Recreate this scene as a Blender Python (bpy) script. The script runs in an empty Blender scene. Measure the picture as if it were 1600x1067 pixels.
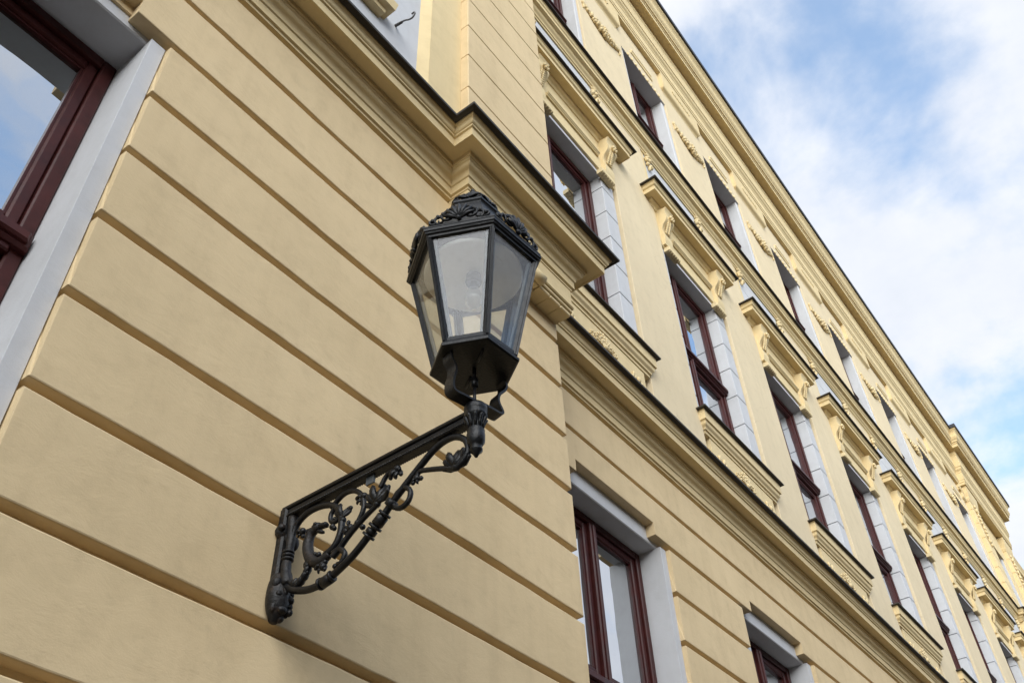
import bpy, bmesh, math, random
from mathutils import Vector, Matrix, noise
random.seed(7)
R = math.radians
SC = bpy.context.scene
CZ = 1.6                        # eye height; heights below are written from eye level, real z = h + CZ

# ------------------------------------------------------------------ camera
YAW, PITCH, ROLL, FPX = 0.95243, 0.76393, -0.04820, 1451.28
fw = Vector((math.sin(YAW)*math.cos(PITCH), math.cos(YAW)*math.cos(PITCH), math.sin(PITCH)))
rt = Vector((math.cos(YAW), -math.sin(YAW), 0)); up = rt.cross(fw)
c_, s_ = math.cos(ROLL), math.sin(ROLL)
r2 = c_*rt + s_*up; u2 = -s_*rt + c_*up
cam = bpy.data.cameras.new('camera'); cam.sensor_width = 36; cam.lens = FPX/1600*36
cam.clip_start = 0.05; cam.clip_end = 3000
co = bpy.data.objects.new('camera', cam); SC.collection.objects.link(co)
mat3 = Matrix((r2, u2, -fw)).transposed()
co.matrix_world = Matrix.Translation((0, 0, CZ)) @ mat3.to_4x4()
SC.camera = co

# ------------------------------------------------------------------ sky and sun
SUN_EL, SUN_AZ = R(27), R(230)          # azimuth measured from +Y towards +X
W = bpy.data.worlds.new('World'); SC.world = W; W.use_nodes = True
nt = W.node_tree; nt.nodes.clear()
def N(t, **k):
    n = nt.nodes.new(t)
    for a, b in k.items(): setattr(n, a, b)
    return n
sky = N('ShaderNodeTexSky', sky_type='NISHITA', sun_disc=False)
sky.sun_elevation = SUN_EL; sky.sun_rotation = SUN_AZ; sky.air_density = 1.0; sky.dust_density = 0.6; sky.ozone_density = 1.4
tc = N('ShaderNodeTexCoord'); sp = N('ShaderNodeSeparateXYZ'); nt.links.new(tc.outputs['Generated'], sp.inputs[0])
zz = N('ShaderNodeMath', operation='MAXIMUM'); nt.links.new(sp.outputs[2], zz.inputs[0]); zz.inputs[1].default_value = 0.0
za = N('ShaderNodeMath', operation='ADD'); nt.links.new(zz.outputs[0], za.inputs[0]); za.inputs[1].default_value = 0.12
dx = N('ShaderNodeMath', operation='DIVIDE'); nt.links.new(sp.outputs[0], dx.inputs[0]); nt.links.new(za.outputs[0], dx.inputs[1])
dy = N('ShaderNodeMath', operation='DIVIDE'); nt.links.new(sp.outputs[1], dy.inputs[0]); nt.links.new(za.outputs[0], dy.inputs[1])
cb = N('ShaderNodeCombineXYZ'); nt.links.new(dx.outputs[0], cb.inputs[0]); nt.links.new(dy.outputs[0], cb.inputs[1])
cb.inputs[2].default_value = 4.1
n1 = N('ShaderNodeTexNoise'); n1.inputs['Scale'].default_value = 2.6; n1.inputs['Detail'].default_value = 10; n1.inputs['Roughness'].default_value = 0.54; n1.inputs['Distortion'].default_value = 0.2
nt.links.new(cb.outputs[0], n1.inputs['Vector'])
rp = N('ShaderNodeValToRGB'); rp.color_ramp.elements[0].position = 0.385; rp.color_ramp.elements[1].position = 0.560
rp.color_ramp.interpolation = 'EASE'; rp.color_ramp.elements[0].color = (0.16, 0.16, 0.16, 1)
nt.links.new(n1.outputs['Fac'], rp.inputs['Fac'])
n2 = N('ShaderNodeTexNoise'); n2.inputs['Scale'].default_value = 1.7; n2.inputs['Detail'].default_value = 8; n2.inputs['Roughness'].default_value = 0.58
nt.links.new(cb.outputs[0], n2.inputs['Vector'])
rc = N('ShaderNodeValToRGB'); rc.color_ramp.elements[0].position = 0.3; rc.color_ramp.elements[1].position = 0.7
CL = 1.0
rc.color_ramp.elements[0].color = (0.66*CL, 0.71*CL, 0.80*CL, 1); rc.color_ramp.elements[1].color = (1.0*CL, 1.0*CL, 1.02*CL, 1)
nt.links.new(n2.outputs['Fac'], rc.inputs['Fac'])
cs = N('ShaderNodeVectorMath', operation='SCALE'); cs.inputs['Scale'].default_value = 5.0
nt.links.new(rc.outputs[0], cs.inputs[0])
sk = N('ShaderNodeVectorMath', operation='SCALE'); sk.inputs['Scale'].default_value = 1.75
nt.links.new(sky.outputs[0], sk.inputs[0])
tn = N('ShaderNodeVectorMath', operation='MULTIPLY'); tn.inputs[1].default_value = (0.92, 1.02, 1.0)
nt.links.new(sk.outputs[0], tn.inputs[0])
mx = N('ShaderNodeMix', data_type='RGBA')
nt.links.new(rp.outputs[0], mx.inputs[0]); nt.links.new(tn.outputs[0], mx.inputs[6]); nt.links.new(cs.outputs[0], mx.inputs[7])
bg = N('ShaderNodeBackground'); bg.inputs[1].default_value = 0.10
nt.links.new(mx.outputs[2], bg.inputs[0])
wo = N('ShaderNodeOutputWorld'); nt.links.new(bg.outputs[0], wo.inputs[0])

sun = bpy.data.lights.new('sun', 'SUN'); sun.energy = 1.5; sun.angle = R(60); sun.color = (1.0, 0.985, 0.955)
so = bpy.data.objects.new('sun', sun); SC.collection.objects.link(so)
sd = Vector((math.sin(SUN_AZ)*math.cos(SUN_EL), math.cos(SUN_AZ)*math.cos(SUN_EL), math.sin(SUN_EL)))
so.rotation_euler = sd.to_track_quat('Z', 'Y').to_euler(); so.location = (-6, -6, 30)

SC.view_settings.view_transform = 'Standard'; SC.view_settings.look = 'None'
SC.view_settings.exposure = 1.22; SC.view_settings.gamma = 1.0; SC.view_settings.use_curve_mapping = False
SC.render.engine = 'CYCLES'; SC.cycles.max_bounces = 7; SC.cycles.diffuse_bounces = 4; SC.cycles.transparent_max_bounces = 16

# ------------------------------------------------------------------ materials
def newmat(name):
    m = bpy.data.materials.new(name); m.use_nodes = True
    t = m.node_tree; t.nodes.clear()
    o = t.nodes.new('ShaderNodeOutputMaterial'); b = t.nodes.new('ShaderNodeBsdfPrincipled')
    t.links.new(b.outputs[0], o.inputs[0])
    return m, t, b, o
def nn(t, typ, **k):
    n = t.nodes.new(typ)
    for a, v in k.items():
        if a in n.inputs: n.inputs[a].default_value = v
        else: setattr(n, a, v)
    return n
def ramp(t, fac, stops):
    r = t.nodes.new('ShaderNodeValToRGB')
    els = r.color_ramp.elements
    els[0].position, els[0].color = stops[0][0], (*stops[0][1], 1)
    els[1].position, els[1].color = stops[-1][0], (*stops[-1][1], 1)
    for p, c in stops[1:-1]:
        e = els.new(p); e.color = (*c, 1)
    t.links.new(fac, r.inputs[0]); return r
def mul(t, a, b, f=1.0):
    m = t.nodes.new('ShaderNodeMix'); m.data_type = 'RGBA'; m.blend_type = 'MULTIPLY'
    m.inputs[0].default_value = f; t.links.new(a, m.inputs[6]); t.links.new(b, m.inputs[7]); return m.outputs[2]
def objcoord(t):
    g = t.nodes.new('ShaderNodeNewGeometry'); return g.outputs['Position']

def plaster(name, col, rough=0.9, grain=0.35, dirt=0.0, vary=0.10, cracks=False):
    m, t, b, o = newmat(name)
    P = objcoord(t)
    big = nn(t, 'ShaderNodeTexNoise', Scale=1.3, Detail=5.0, Roughness=0.6); t.links.new(P, big.inputs['Vector'])
    med = nn(t, 'ShaderNodeTexNoise', Scale=9.0, Detail=6.0, Roughness=0.65); t.links.new(P, med.inputs['Vector'])
    v = vary
    r1 = ramp(t, big.outputs['Fac'], [(0.3, (1-v, 1-v*1.05, 1-v*1.2)), (0.7, (1, 1, 1))])
    r2_ = ramp(t, med.outputs['Fac'], [(0.28, (1-v*.9, 1-v*.95, 1-v)), (0.5, (1, 1, 1)), (0.75, (1+v*.25, 1+v*.25, 1+v*.3))])
    base = nn(t, 'ShaderNodeRGB'); base.outputs[0].default_value = (*col, 1)
    c1 = mul(t, base.outputs[0], r1.outputs[0]); c2 = mul(t, c1, r2_.outputs[0])
    ms_ = nn(t, 'ShaderNodeMapping'); ms_.inputs['Scale'].default_value = (11, 11, 0.8); t.links.new(P, ms_.inputs[0])
    sn = nn(t, 'ShaderNodeTexNoise', Scale=1.0, Detail=5.0, Roughness=0.6); t.links.new(ms_.outputs[0], sn.inputs['Vector'])
    rs0 = ramp(t, sn.outputs['Fac'], [(0.30, (1-v*.55, 1-v*.6, 1-v*.65)), (0.52, (1, 1, 1))]); c2 = mul(t, c2, rs0.outputs[0])
    # trowel strokes: noise stretched along the wall
    mp = nn(t, 'ShaderNodeMapping'); mp.inputs['Scale'].default_value = (6, 6, 11); mp.inputs['Rotation'].default_value = (0, 0.35, 0)
    t.links.new(P, mp.inputs[0])
    st = nn(t, 'ShaderNodeTexNoise', Scale=1.0, Detail=7.0, Roughness=0.7, Distortion=0.8); t.links.new(mp.outputs[0], st.inputs['Vector'])
    if dirt > 0:
        sp_ = nn(t, 'ShaderNodeTexNoise', Scale=5.0, Detail=9.0, Roughness=0.75, Distortion=1.2); t.links.new(P, sp_.inputs['Vector'])
        rd = ramp(t, sp_.outputs['Fac'], [(0.60, (1, 1, 1)), (0.74, (1-dirt, 1-dirt, 1-dirt))])
        c2 = mul(t, c2, rd.outputs[0])
        rs = ramp(t, st.outputs['Fac'], [(0.24, (1-dirt*.9, 1-dirt*.95, 1-dirt)), (0.36, (1, 1, 1))])
        c2 = mul(t, c2, rs.outputs[0])
        if cracks:
            dm = nn(t, 'ShaderNodeTexNoise', Scale=3.0, Detail=4.0); t.links.new(P, dm.inputs['Vector'])
            dv = nn(t, 'ShaderNodeVectorMath', operation='MULTIPLY_ADD'); t.links.new(dm.outputs['Color'], dv.inputs[0]); dv.inputs[1].default_value = (0.45, 0.45, 0.45); t.links.new(P, dv.inputs[2])
            ck = nn(t, 'ShaderNodeTexVoronoi', Scale=0.9, feature='DISTANCE_TO_EDGE'); t.links.new(dv.outputs[0], ck.inputs['Vector'])
            rk = ramp(t, ck.outputs['Distance'], [(0.0015, (0.86, 0.85, 0.83)), (0.0045, (1, 1, 1))]); mk = ramp(t, big.outputs['Fac'], [(0.50, (0, 0, 0)), (0.60, (1, 1, 1))])
            mm = t.nodes.new('ShaderNodeMix'); mm.data_type = 'RGBA'; mm.blend_type = 'MULTIPLY'; t.links.new(mk.outputs[0], mm.inputs[0]); t.links.new(c2, mm.inputs[6]); t.links.new(rk.outputs[0], mm.inputs[7]); c2 = mm.outputs[2]
        vo = nn(t, 'ShaderNodeTexVoronoi', Scale=13.0); t.links.new(P, vo.inputs['Vector'])
        rv = ramp(t, vo.outputs['Distance'], [(0.012, (0.55, 0.5, 0.42)), (0.03, (1, 1, 1))])
        c2 = mul(t, c2, rv.outputs[0], 0.5)
    t.links.new(c2, b.inputs['Base Color'])
    b.inputs['Roughness'].default_value = rough
    b.inputs['Specular IOR Level'].default_value = 0.2
    fine = nn(t, 'ShaderNodeTexNoise', Scale=170.0, Detail=4.0, Roughness=0.6); t.links.new(P, fine.inputs['Vector'])
    a1 = nn(t, 'ShaderNodeMath', operation='MULTIPLY_ADD'); t.links.new(fine.outputs['Fac'], a1.inputs[0]); a1.inputs[1].default_value = 0.22
    t.links.new(st.outputs['Fac'], a1.inputs[2])
    a2 = nn(t, 'ShaderNodeMath', operation='MULTIPLY_ADD'); t.links.new(med.outputs['Fac'], a2.inputs[0]); a2.inputs[1].default_value = 0.8
    t.links.new(a1.outputs[0], a2.inputs[2])
    bp = nn(t, 'ShaderNodeBump', Strength=grain, Distance=0.012); t.links.new(a2.outputs[0], bp.inputs['Height'])
    t.links.new(bp.outputs[0], b.inputs['Normal'])
    return m
YEL = (0.725, 0.565, 0.338)
M_WALL = plaster('yellow_plaster_near', YEL, grain=0.20, dirt=0.10, vary=0.10)
M_YEL = plaster('yellow_plaster', (0.750, 0.600, 0.345), grain=0.18, dirt=0.06, vary=0.08)
M_PIER = plaster('pale_yellow_plaster_field', (0.728, 0.605, 0.405), grain=0.16, dirt=0.06, vary=0.07, cracks=True)
M_STUC = plaster('yellow_stucco_ornament', (0.750, 0.605, 0.355), grain=0.15, dirt=0.05, vary=0.08)
M_WHT = plaster('white_plaster', (0.585, 0.590, 0.605), grain=0.15, dirt=0.04, vary=0.07)

def simple(name, col, rough, metal=0.0, bump=0.0, bscale=60, vary=0.25, spec=0.5, coat=0.0):
    m, t, b, o = newmat(name)
    P = objcoord(t)
    n = nn(t, 'ShaderNodeTexNoise', Scale=bscale*0.25, Detail=6.0, Roughness=0.6); t.links.new(P, n.inputs['Vector'])
    r = ramp(t, n.outputs['Fac'], [(0.3, tuple(c*(1-vary) for c in col)), (0.7, tuple(c*(1+vary*.6) for c in col))])
    t.links.new(r.outputs[0], b.inputs['Base Color'])
    rr = ramp(t, n.outputs['Fac'], [(0.3, (rough*0.8,)*3), (0.7, (min(1, rough*1.2),)*3)]); t.links.new(rr.outputs[0], b.inputs['Roughness'])
    b.inputs['Metallic'].default_value = metal; b.inputs['Specular IOR Level'].default_value = spec; b.inputs['Coat Weight'].default_value = coat
    if bump:
        f = nn(t, 'ShaderNodeTexNoise', Scale=bscale, Detail=5.0); t.links.new(P, f.inputs['Vector'])
        bp = nn(t, 'ShaderNodeBump', Strength=bump, Distance=0.004); t.links.new(f.outputs['Fac'], bp.inputs['Height']); t.links.new(bp.outputs[0], b.inputs['Normal'])
    return m
M_FLASH = simple('dark_brown_sheet_metal', (0.034, 0.026, 0.018), 0.6, bump=0.2, bscale=30)
M_JOINT = simple('joint_shadow_plaster', (0.20, 0.20, 0.21), 0.95)
M_WOOD = simple('dark_red_varnished_wood', (0.058, 0.0125, 0.0110), 0.42, bump=0.2, bscale=45, vary=0.35, spec=0.24)
M_IRON = simple('black_painted_cast_iron', (0.0062, 0.0064, 0.0075), 0.40, bump=0.35, bscale=160, vary=0.4, spec=0.32)
M_IRON2 = simple('worn_black_cast_iron', (0.011, 0.0105, 0.0112), 0.5, bump=0.6, bscale=120, vary=0.5, spec=0.32)
M_LEAD = simple('grey_putty_bar', (0.085, 0.10, 0.115), 0.4, bump=0.2, bscale=90)
M_RUST = simple('weathered_iron', (0.10, 0.095, 0.09), 0.7, bump=0.3)
M_ENAMEL = simple('white_enamel', (0.82, 0.82, 0.82), 0.4, bump=0.05, vary=0.06)
M_ROOF = simple('dark_roof_sheet', (0.028, 0.028, 0.032), 0.55, bump=0.1, bscale=10)
M_ASPH = simple('asphalt', (0.048, 0.039, 0.030), 0.9, bump=0.5, bscale=120)
M_PAVE = simple('pale_pavement_stone', (0.056, 0.043, 0.029), 0.9, bump=0.4, bscale=60)
M_KERB = simple('granite_kerb', (0.22, 0.21, 0.20), 0.85, bump=0.3)
M_OPP = plaster('pale_render_opposite', (0.24, 0.19, 0.13), grain=0.1)
M_TILE = simple('red_clay_tiles', (0.20, 0.075, 0.045), 0.85, bump=0.5, bscale=25)

def speckle(m, col, lo, hi, scale):
    t = m.node_tree; b = [n for n in t.nodes if n.type == 'BSDF_PRINCIPLED'][0]; src = b.inputs['Base Color'].links[0].from_socket
    n = nn(t, 'ShaderNodeTexNoise', Scale=scale, Detail=8.0, Roughness=0.7); t.links.new(objcoord(t), n.inputs['Vector'])
    r = ramp(t, n.outputs['Fac'], [(lo, (0, 0, 0)), (hi, (1, 1, 1))])
    mm = t.nodes.new('ShaderNodeMix'); mm.data_type = 'RGBA'; t.links.new(r.outputs[0], mm.inputs[0]); t.links.new(src, mm.inputs[6]); mm.inputs[7].default_value = (*col, 1)
    t.links.new(mm.outputs[2], b.inputs['Base Color'])
speckle(M_IRON2, (0.045, 0.030, 0.022), 0.52, 0.72, 38); speckle(M_IRON, (0.030, 0.026, 0.024), 0.56, 0.74, 30)
def pane_mat(name, dark, lo, hi):
    m, t, b, o = newmat(name)
    P = objcoord(t)
    lw = nn(t, 'ShaderNodeLayerWeight', Blend=0.5)
    mr = nn(t, 'ShaderNodeMapRange'); t.links.new(lw.outputs['Facing'], mr.inputs[0]); mr.inputs[1].default_value = 0.2; mr.inputs[2].default_value = 0.9
    mr.inputs[3].default_value = lo; mr.inputs[4].default_value = hi
    gl = nn(t, 'ShaderNodeBsdfGlossy', Roughness=0.012); gl.inputs['Color'].default_value = (0.93, 0.96, 1, 1)
    nz = nn(t, 'ShaderNodeTexNoise', Scale=2.2, Detail=2.0); t.links.new(P, nz.inputs['Vector'])
    bp = nn(t, 'ShaderNodeBump', Strength=0.10, Distance=0.03); t.links.new(nz.outputs['Fac'], bp.inputs['Height']); t.links.new(bp.outputs[0], gl.inputs['Normal'])
    b.inputs['Base Color'].default_value = (*dark, 1); b.inputs['Roughness'].default_value = 0.6; b.inputs['Specular IOR Level'].default_value = 0.0
    ms = nn(t, 'ShaderNodeMixShader'); t.links.new(mr.outputs[0], ms.inputs[0]); t.links.new(b.outputs[0], ms.inputs[1]); t.links.new(gl.outputs[0], ms.inputs[2])
    t.links.new(ms.outputs[0], o.inputs[0])
    return m
M_PANE = pane_mat('window_glass', (0.022, 0.026, 0.022), 0.44, 0.90)

def lamp_glass():
    m, t, b, o = newmat('dusty_lantern_glass')
    P = objcoord(t)
    tr = nn(t, 'ShaderNodeBsdfTransparent'); tr.inputs[0].default_value = (0.93, 0.94, 0.93, 1)
    gl = nn(t, 'ShaderNodeBsdfGlossy', Roughness=0.03); gl.inputs['Color'].default_value = (0.9, 0.93, 1, 1)
    df = nn(t, 'ShaderNodeBsdfDiffuse'); df.inputs[0].default_value = (0.72, 0.66, 0.56, 1)
    tl = nn(t, 'ShaderNodeBsdfTranslucent'); tl.inputs[0].default_value = (0.72, 0.66, 0.56, 1)
    ad = nn(t, 'ShaderNodeMixShader'); ad.inputs[0].default_value = 0.5; t.links.new(df.outputs[0], ad.inputs[1]); t.links.new(tl.outputs[0], ad.inputs[2])
    n = nn(t, 'ShaderNodeTexNoise', Scale=26.0, Detail=7.0, Roughness=0.7); t.links.new(P, n.inputs['Vector'])
    r = ramp(t, n.outputs['Fac'], [(0.3, (0.035,)*3), (0.62, (0.07,)*3), (0.85, (0.28,)*3)])
    m1 = nn(t, 'ShaderNodeMixShader'); t.links.new(r.outputs[0], m1.inputs[0]); t.links.new(tr.outputs[0], m1.inputs[1]); t.links.new(ad.outputs[0], m1.inputs[2])
    lw = nn(t, 'ShaderNodeLayerWeight', Blend=0.5); pw = nn(t, 'ShaderNodeMath', operation='POWER'); t.links.new(lw.outputs['Facing'], pw.inputs[0]); pw.inputs[1].default_value = 4.0
    fr = nn(t, 'ShaderNodeMath', operation='MULTIPLY_ADD'); t.links.new(pw.outputs[0], fr.inputs[0]); fr.inputs[1].default_value = 0.55; fr.inputs[2].default_value = 0.03
    m2 = nn(t, 'ShaderNodeMixShader'); t.links.new(fr.outputs[0], m2.inputs[0]); t.links.new(m1.outputs[0], m2.inputs[1]); t.links.new(gl.outputs[0], m2.inputs[2])
    t.links.new(m2.outputs[0], o.inputs[0])
    return m
M_LGLASS = lamp_glass()
def bulb_glass():
    m, t, b, o = newmat('clear_bulb_glass')
    tr = nn(t, 'ShaderNodeBsdfTransparent'); tr.inputs[0].default_value = (0.9, 0.91, 0.93, 1)
    gl = nn(t, 'ShaderNodeBsdfGlossy', Roughness=0.03)
    lw0 = nn(t, 'ShaderNodeLayerWeight', Blend=0.5); lw = nn(t, 'ShaderNodeMath', operation='POWER'); t.links.new(lw0.outputs['Facing'], lw.inputs[0]); lw.inputs[1].default_value = 2.0
    m2 = nn(t, 'ShaderNodeMixShader'); t.links.new(lw.outputs[0], m2.inputs[0]); t.links.new(tr.outputs[0], m2.inputs[1]); t.links.new(gl.outputs[0], m2.inputs[2])
    t.links.new(m2.outputs[0], o.inputs[0]); return m
M_BULB = bulb_glass()

# ------------------------------------------------------------------ mesh helpers
COL = SC.collection
WLOC = {}
def empty(name, loc, label, cat, parent=None, group=None, kind=None):
    o = bpy.data.objects.new(name, None); COL.objects.link(o)
    WLOC[o.name] = Vector(loc); o.location = Vector(loc); o.empty_display_size = 0.1
    if label: o['label'] = label
    if cat: o['category'] = cat
    if group: o['group'] = group
    if kind: o['kind'] = kind
    return o
class G:
    """collects geometry in (x, y, height above eye level)"""
    def __init__(s): s.v = []; s.f = []; s.sm = set()
    def add(s, vs, fs, smooth=False):
        k = len(s.v); s.v += [tuple(p) for p in vs]
        for f in fs:
            if smooth: s.sm.add(len(s.f))
            s.f.append(tuple(i+k for i in f))
    def box(s, x0, x1, y0, y1, z0, z1, ch=0.0):
        if ch <= 0:
            s.add([(x0,y0,z0),(x1,y0,z0),(x1,y1,z0),(x0,y1,z0),(x0,y0,z1),(x1,y0,z1),(x1,y1,z1),(x0,y1,z1)],
                  [(0,3,2,1),(4,5,6,7),(0,1,5,4),(1,2,6,5),(2,3,7,6),(3,0,4,7)])
        else:   # chamfered front (y0) edges
            c = ch
            s.add([(x0,y1,z0),(x1,y1,z0),(x1,y1,z1),(x0,y1,z1),
                   (x0,y0+c,z0),(x1,y0+c,z0),(x1,y0+c,z1),(x0,y0+c,z1),
                   (x0+c,y0,z0+c),(x1-c,y0,z0+c),(x1-c,y0,z1-c),(x0+c,y0,z1-c)],
                  [(0,3,2,1),(0,1,5,4),(1,2,6,5),(2,3,7,6),(3,0,4,7),(4,5,9,8),(5,6,10,9),(6,7,11,10),(7,4,8,11),(8,9,10,11)])
    def tube(s, pts, rad, n=8, caps=True, flat=1.0):
        pts = [Vector(p) for p in pts]; m = len(pts)
        if not hasattr(rad, '__len__'): rad = [rad]*m
        vs = []; ref = None
        for i, p in enumerate(pts):
            d = (pts[min(i+1, m-1)] - pts[max(i-1, 0)]).normalized()
            if ref is None:
                ref = Vector((1, 0, 0)) if abs(d.x) < 0.9 else Vector((0, 0, 1))
            a = (ref - d*ref.dot(d)).normalized(); ref = a; b = d.cross(a)
            for k in range(n):
                t = 2*math.pi*k/n
                vs.append(p + a*math.cos(t)*rad[i]*flat + b*math.sin(t)*rad[i])
        fs = []
        for i in range(m-1):
            for k in range(n):
                fs.append((i*n+k, i*n+(k+1) % n, (i+1)*n+(k+1) % n, (i+1)*n+k))
        if caps: fs += [tuple(range(n))[::-1], tuple((m-1)*n+k for k in range(n))]
        s.add(vs, fs, True)
    def blob(s, c, rx, ry, rz, rot=None, nu=7, nv=5):
        vs = []; fs = []
        for i in range(nv+1):
            ph = math.pi*i/nv
            for k in range(nu):
                t = 2*math.pi*k/nu
                p = Vector((rx*math.sin(ph)*math.cos(t), ry*math.sin(ph)*math.sin(t), rz*math.cos(ph)))
                if rot: p = rot @ p
                vs.append(p + Vector(c))
        for i in range(nv):
            for k in range(nu):
                fs.append((i*nu+k, (i+1)*nu+k, (i+1)*nu+(k+1) % nu, i*nu+(k+1) % nu))
        s.add(vs, fs, True)
    def lathe(s, cx, cy, prof, n=16, smooth=True):
        vs = []; m = len(prof)
        for r, z in prof:
            for k in range(n):
                t = 2*math.pi*k/n; vs.append((cx+r*math.cos(t), cy+r*math.sin(t), z))
        fs = [(i*n+k, i*n+(k+1) % n, (i+1)*n+(k+1) % n, (i+1)*n+k) for i in range(m-1) for k in range(n)]
        fs += [tuple(range(n))[::-1], tuple((m-1)*n+k for k in range(n))]
        s.add(vs, fs, smooth)
    def sweep(s, prof, path, smooth=False):
        """prof: closed list of (projection, height); path: plan points, outward normal on the right hand"""
        P = [Vector((a, b)) for a, b in path]; m = len(P); k = len(prof); vs = []
        for i in range(m):
            ns = []
            if i > 0: d = (P[i]-P[i-1]).normalized(); ns.append(Vector((d.y, -d.x)))
            if i < m-1: d = (P[i+1]-P[i]).normalized(); ns.append(Vector((d.y, -d.x)))
            o = ns[0] if len(ns) == 1 else (ns[0]+ns[1])/(1+ns[0].dot(ns[1]))
            for p, z in prof: vs.append((P[i].x+o.x*p, P[i].y+o.y*p, z))
        fs = [(i*k+j, (i+1)*k+j, (i+1)*k+(j+1) % k, i*k+(j+1) % k) for i in range(m-1) for j in range(k)]
        fs += [tuple(range(k)), tuple((m-1)*k+j for j in range(k))[::-1]]
        s.add(vs, fs, smooth)
    def build(s, name, mat, parent=None, label=None, cat=None, group=None, kind=None, bevel=0.0):
        lo = [min(v[i] for v in s.v) for i in range(3)]; hi = [max(v[i] for v in s.v) for i in range(3)]
        org = Vector(((lo[0]+hi[0])/2, (lo[1]+hi[1])/2, lo[2]))
        me = bpy.data.meshes.new(name)
        me.from_pydata([Vector(v)-org for v in s.v], [], s.f); 
        for i in s.sm: me.polygons[i].use_smooth = True
        bm = bmesh.new(); bm.from_mesh(me); bmesh.ops.recalc_face_normals(bm, faces=bm.faces)
        if bevel: bmesh.ops.bevel(bm, geom=list(bm.edges), offset=bevel, segments=1, affect='EDGES', profile=0.6)
        bm.to_mesh(me); bm.free()
        me.materials.append(mat)
        o = bpy.data.objects.new(name, me); COL.objects.link(o)
        w = org + Vector((0, 0, CZ)); WLOC[o.name] = w
        if parent is not None: o.parent = parent; o.location = w - WLOC[parent.name]
        else: o.location = w
        if label: o['label'] = label
        if cat: o['category'] = cat
        if group: o['group'] = group
        if kind: o['kind'] = kind
        return o
def copy_part(o, dx, parent, dz=0.0):
    c = o.copy(); COL.objects.link(c)
    WLOC[c.name] = WLOC[o.name] + Vector((dx, 0, dz))
    c.parent = parent; c.location = WLOC[c.name] - WLOC[parent.name]
    if o.name.startswith('pane'): c.rotation_euler = (random.uniform(-.006, .006), 0, random.uniform(-.010, .010))   # old panes never hang quite true
    for ch in [q for q in o.children]: copy_part(ch, dx, c, dz)
    return c
def spline(pts, n=6):
    P = [Vector(p) for p in pts]; out = []
    for i in range(len(P)-1):
        p0, p1, p2, p3 = P[max(i-1, 0)], P[i], P[i+1], P[min(i+2, len(P)-1)]
        for k in range(n):
            t = k/n
            out.append(0.5*((2*p1)+(p2-p0)*t+(2*p0-5*p1+4*p2-p3)*t*t+(3*p1-p0-3*p2+p3)*t**3))
    out.append(P[-1]); return out
def arc(p0, p1, bulge, n=5):
    """points from p0 to p1 (exclusive of p0) along a circular-ish bow, bulge>0 to the left"""
    a, b = Vector(p0), Vector(p1); d = b-a; nrm = Vector((-d.y, d.x))
    return [tuple(a + d*(k/n) + nrm*bulge*4*(k/n)*(1-k/n)) for k in range(1, n+1)]
def ogee(p0, p1, b, n=4):
    m = ((p0[0]+p1[0])/2, (p0[1]+p1[1])/2)
    return arc(p0, m, b, n) + arc(m, p1, -b, n)

# ------------------------------------------------------------------ ground
g = G(); g.add([(-700,-700,-CZ-0.12),(700,-700,-CZ-0.12),(700,700,-CZ-0.12),(-700,700,-CZ-0.12)], [(0,1,2,3)])
g.build('road', M_ASPH, kind='structure')
g = G(); g.box(-60, 90, -0.75, 3.2, -CZ-0.3, -CZ+0.0); g.build('pavement', M_PAVE, kind='structure')
g = G(); g.box(-60, 90, -0.93, -0.754, -CZ-0.3, -CZ+0.005, 0.02); g.build('kerb', M_KERB, kind='structure')
g = G(); g.box(-60, 90, -9.4, -7.2, -CZ-0.3, -CZ+0.0); g.build('pavement', M_PAVE, kind='structure')

# ------------------------------------------------------------------ the yellow building
S = 2.335                                   # bay spacing of the long facade
YP, YQ, YM = 2.0, 1.88, 2.385               # pavilion wall, corner pier pedestal, long facade
NB = 8
CU = [4.535 + S*i for i in range(NB)]       # bay centres, upper floors
CG = [4.42 + S*i for i in range(NB)]        # bay centres, ground floor
XF0, XF1 = 21.75, 25.5                      # far corner bay
bld = empty('stucco_building', (12, 2.8, 0), 'long cream yellow stucco building with grooved ground floor, white window surrounds and dark red windows', 'building')

GRV = [3.97, 3.643, 3.307, 2.966, 2.630, 2.290, 1.953, 1.614, 1.272, 0.932, 0.592, 0.252, -0.088, -0.428, -0.768, -1.108]
GH, GD = 0.036, 0.052

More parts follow.
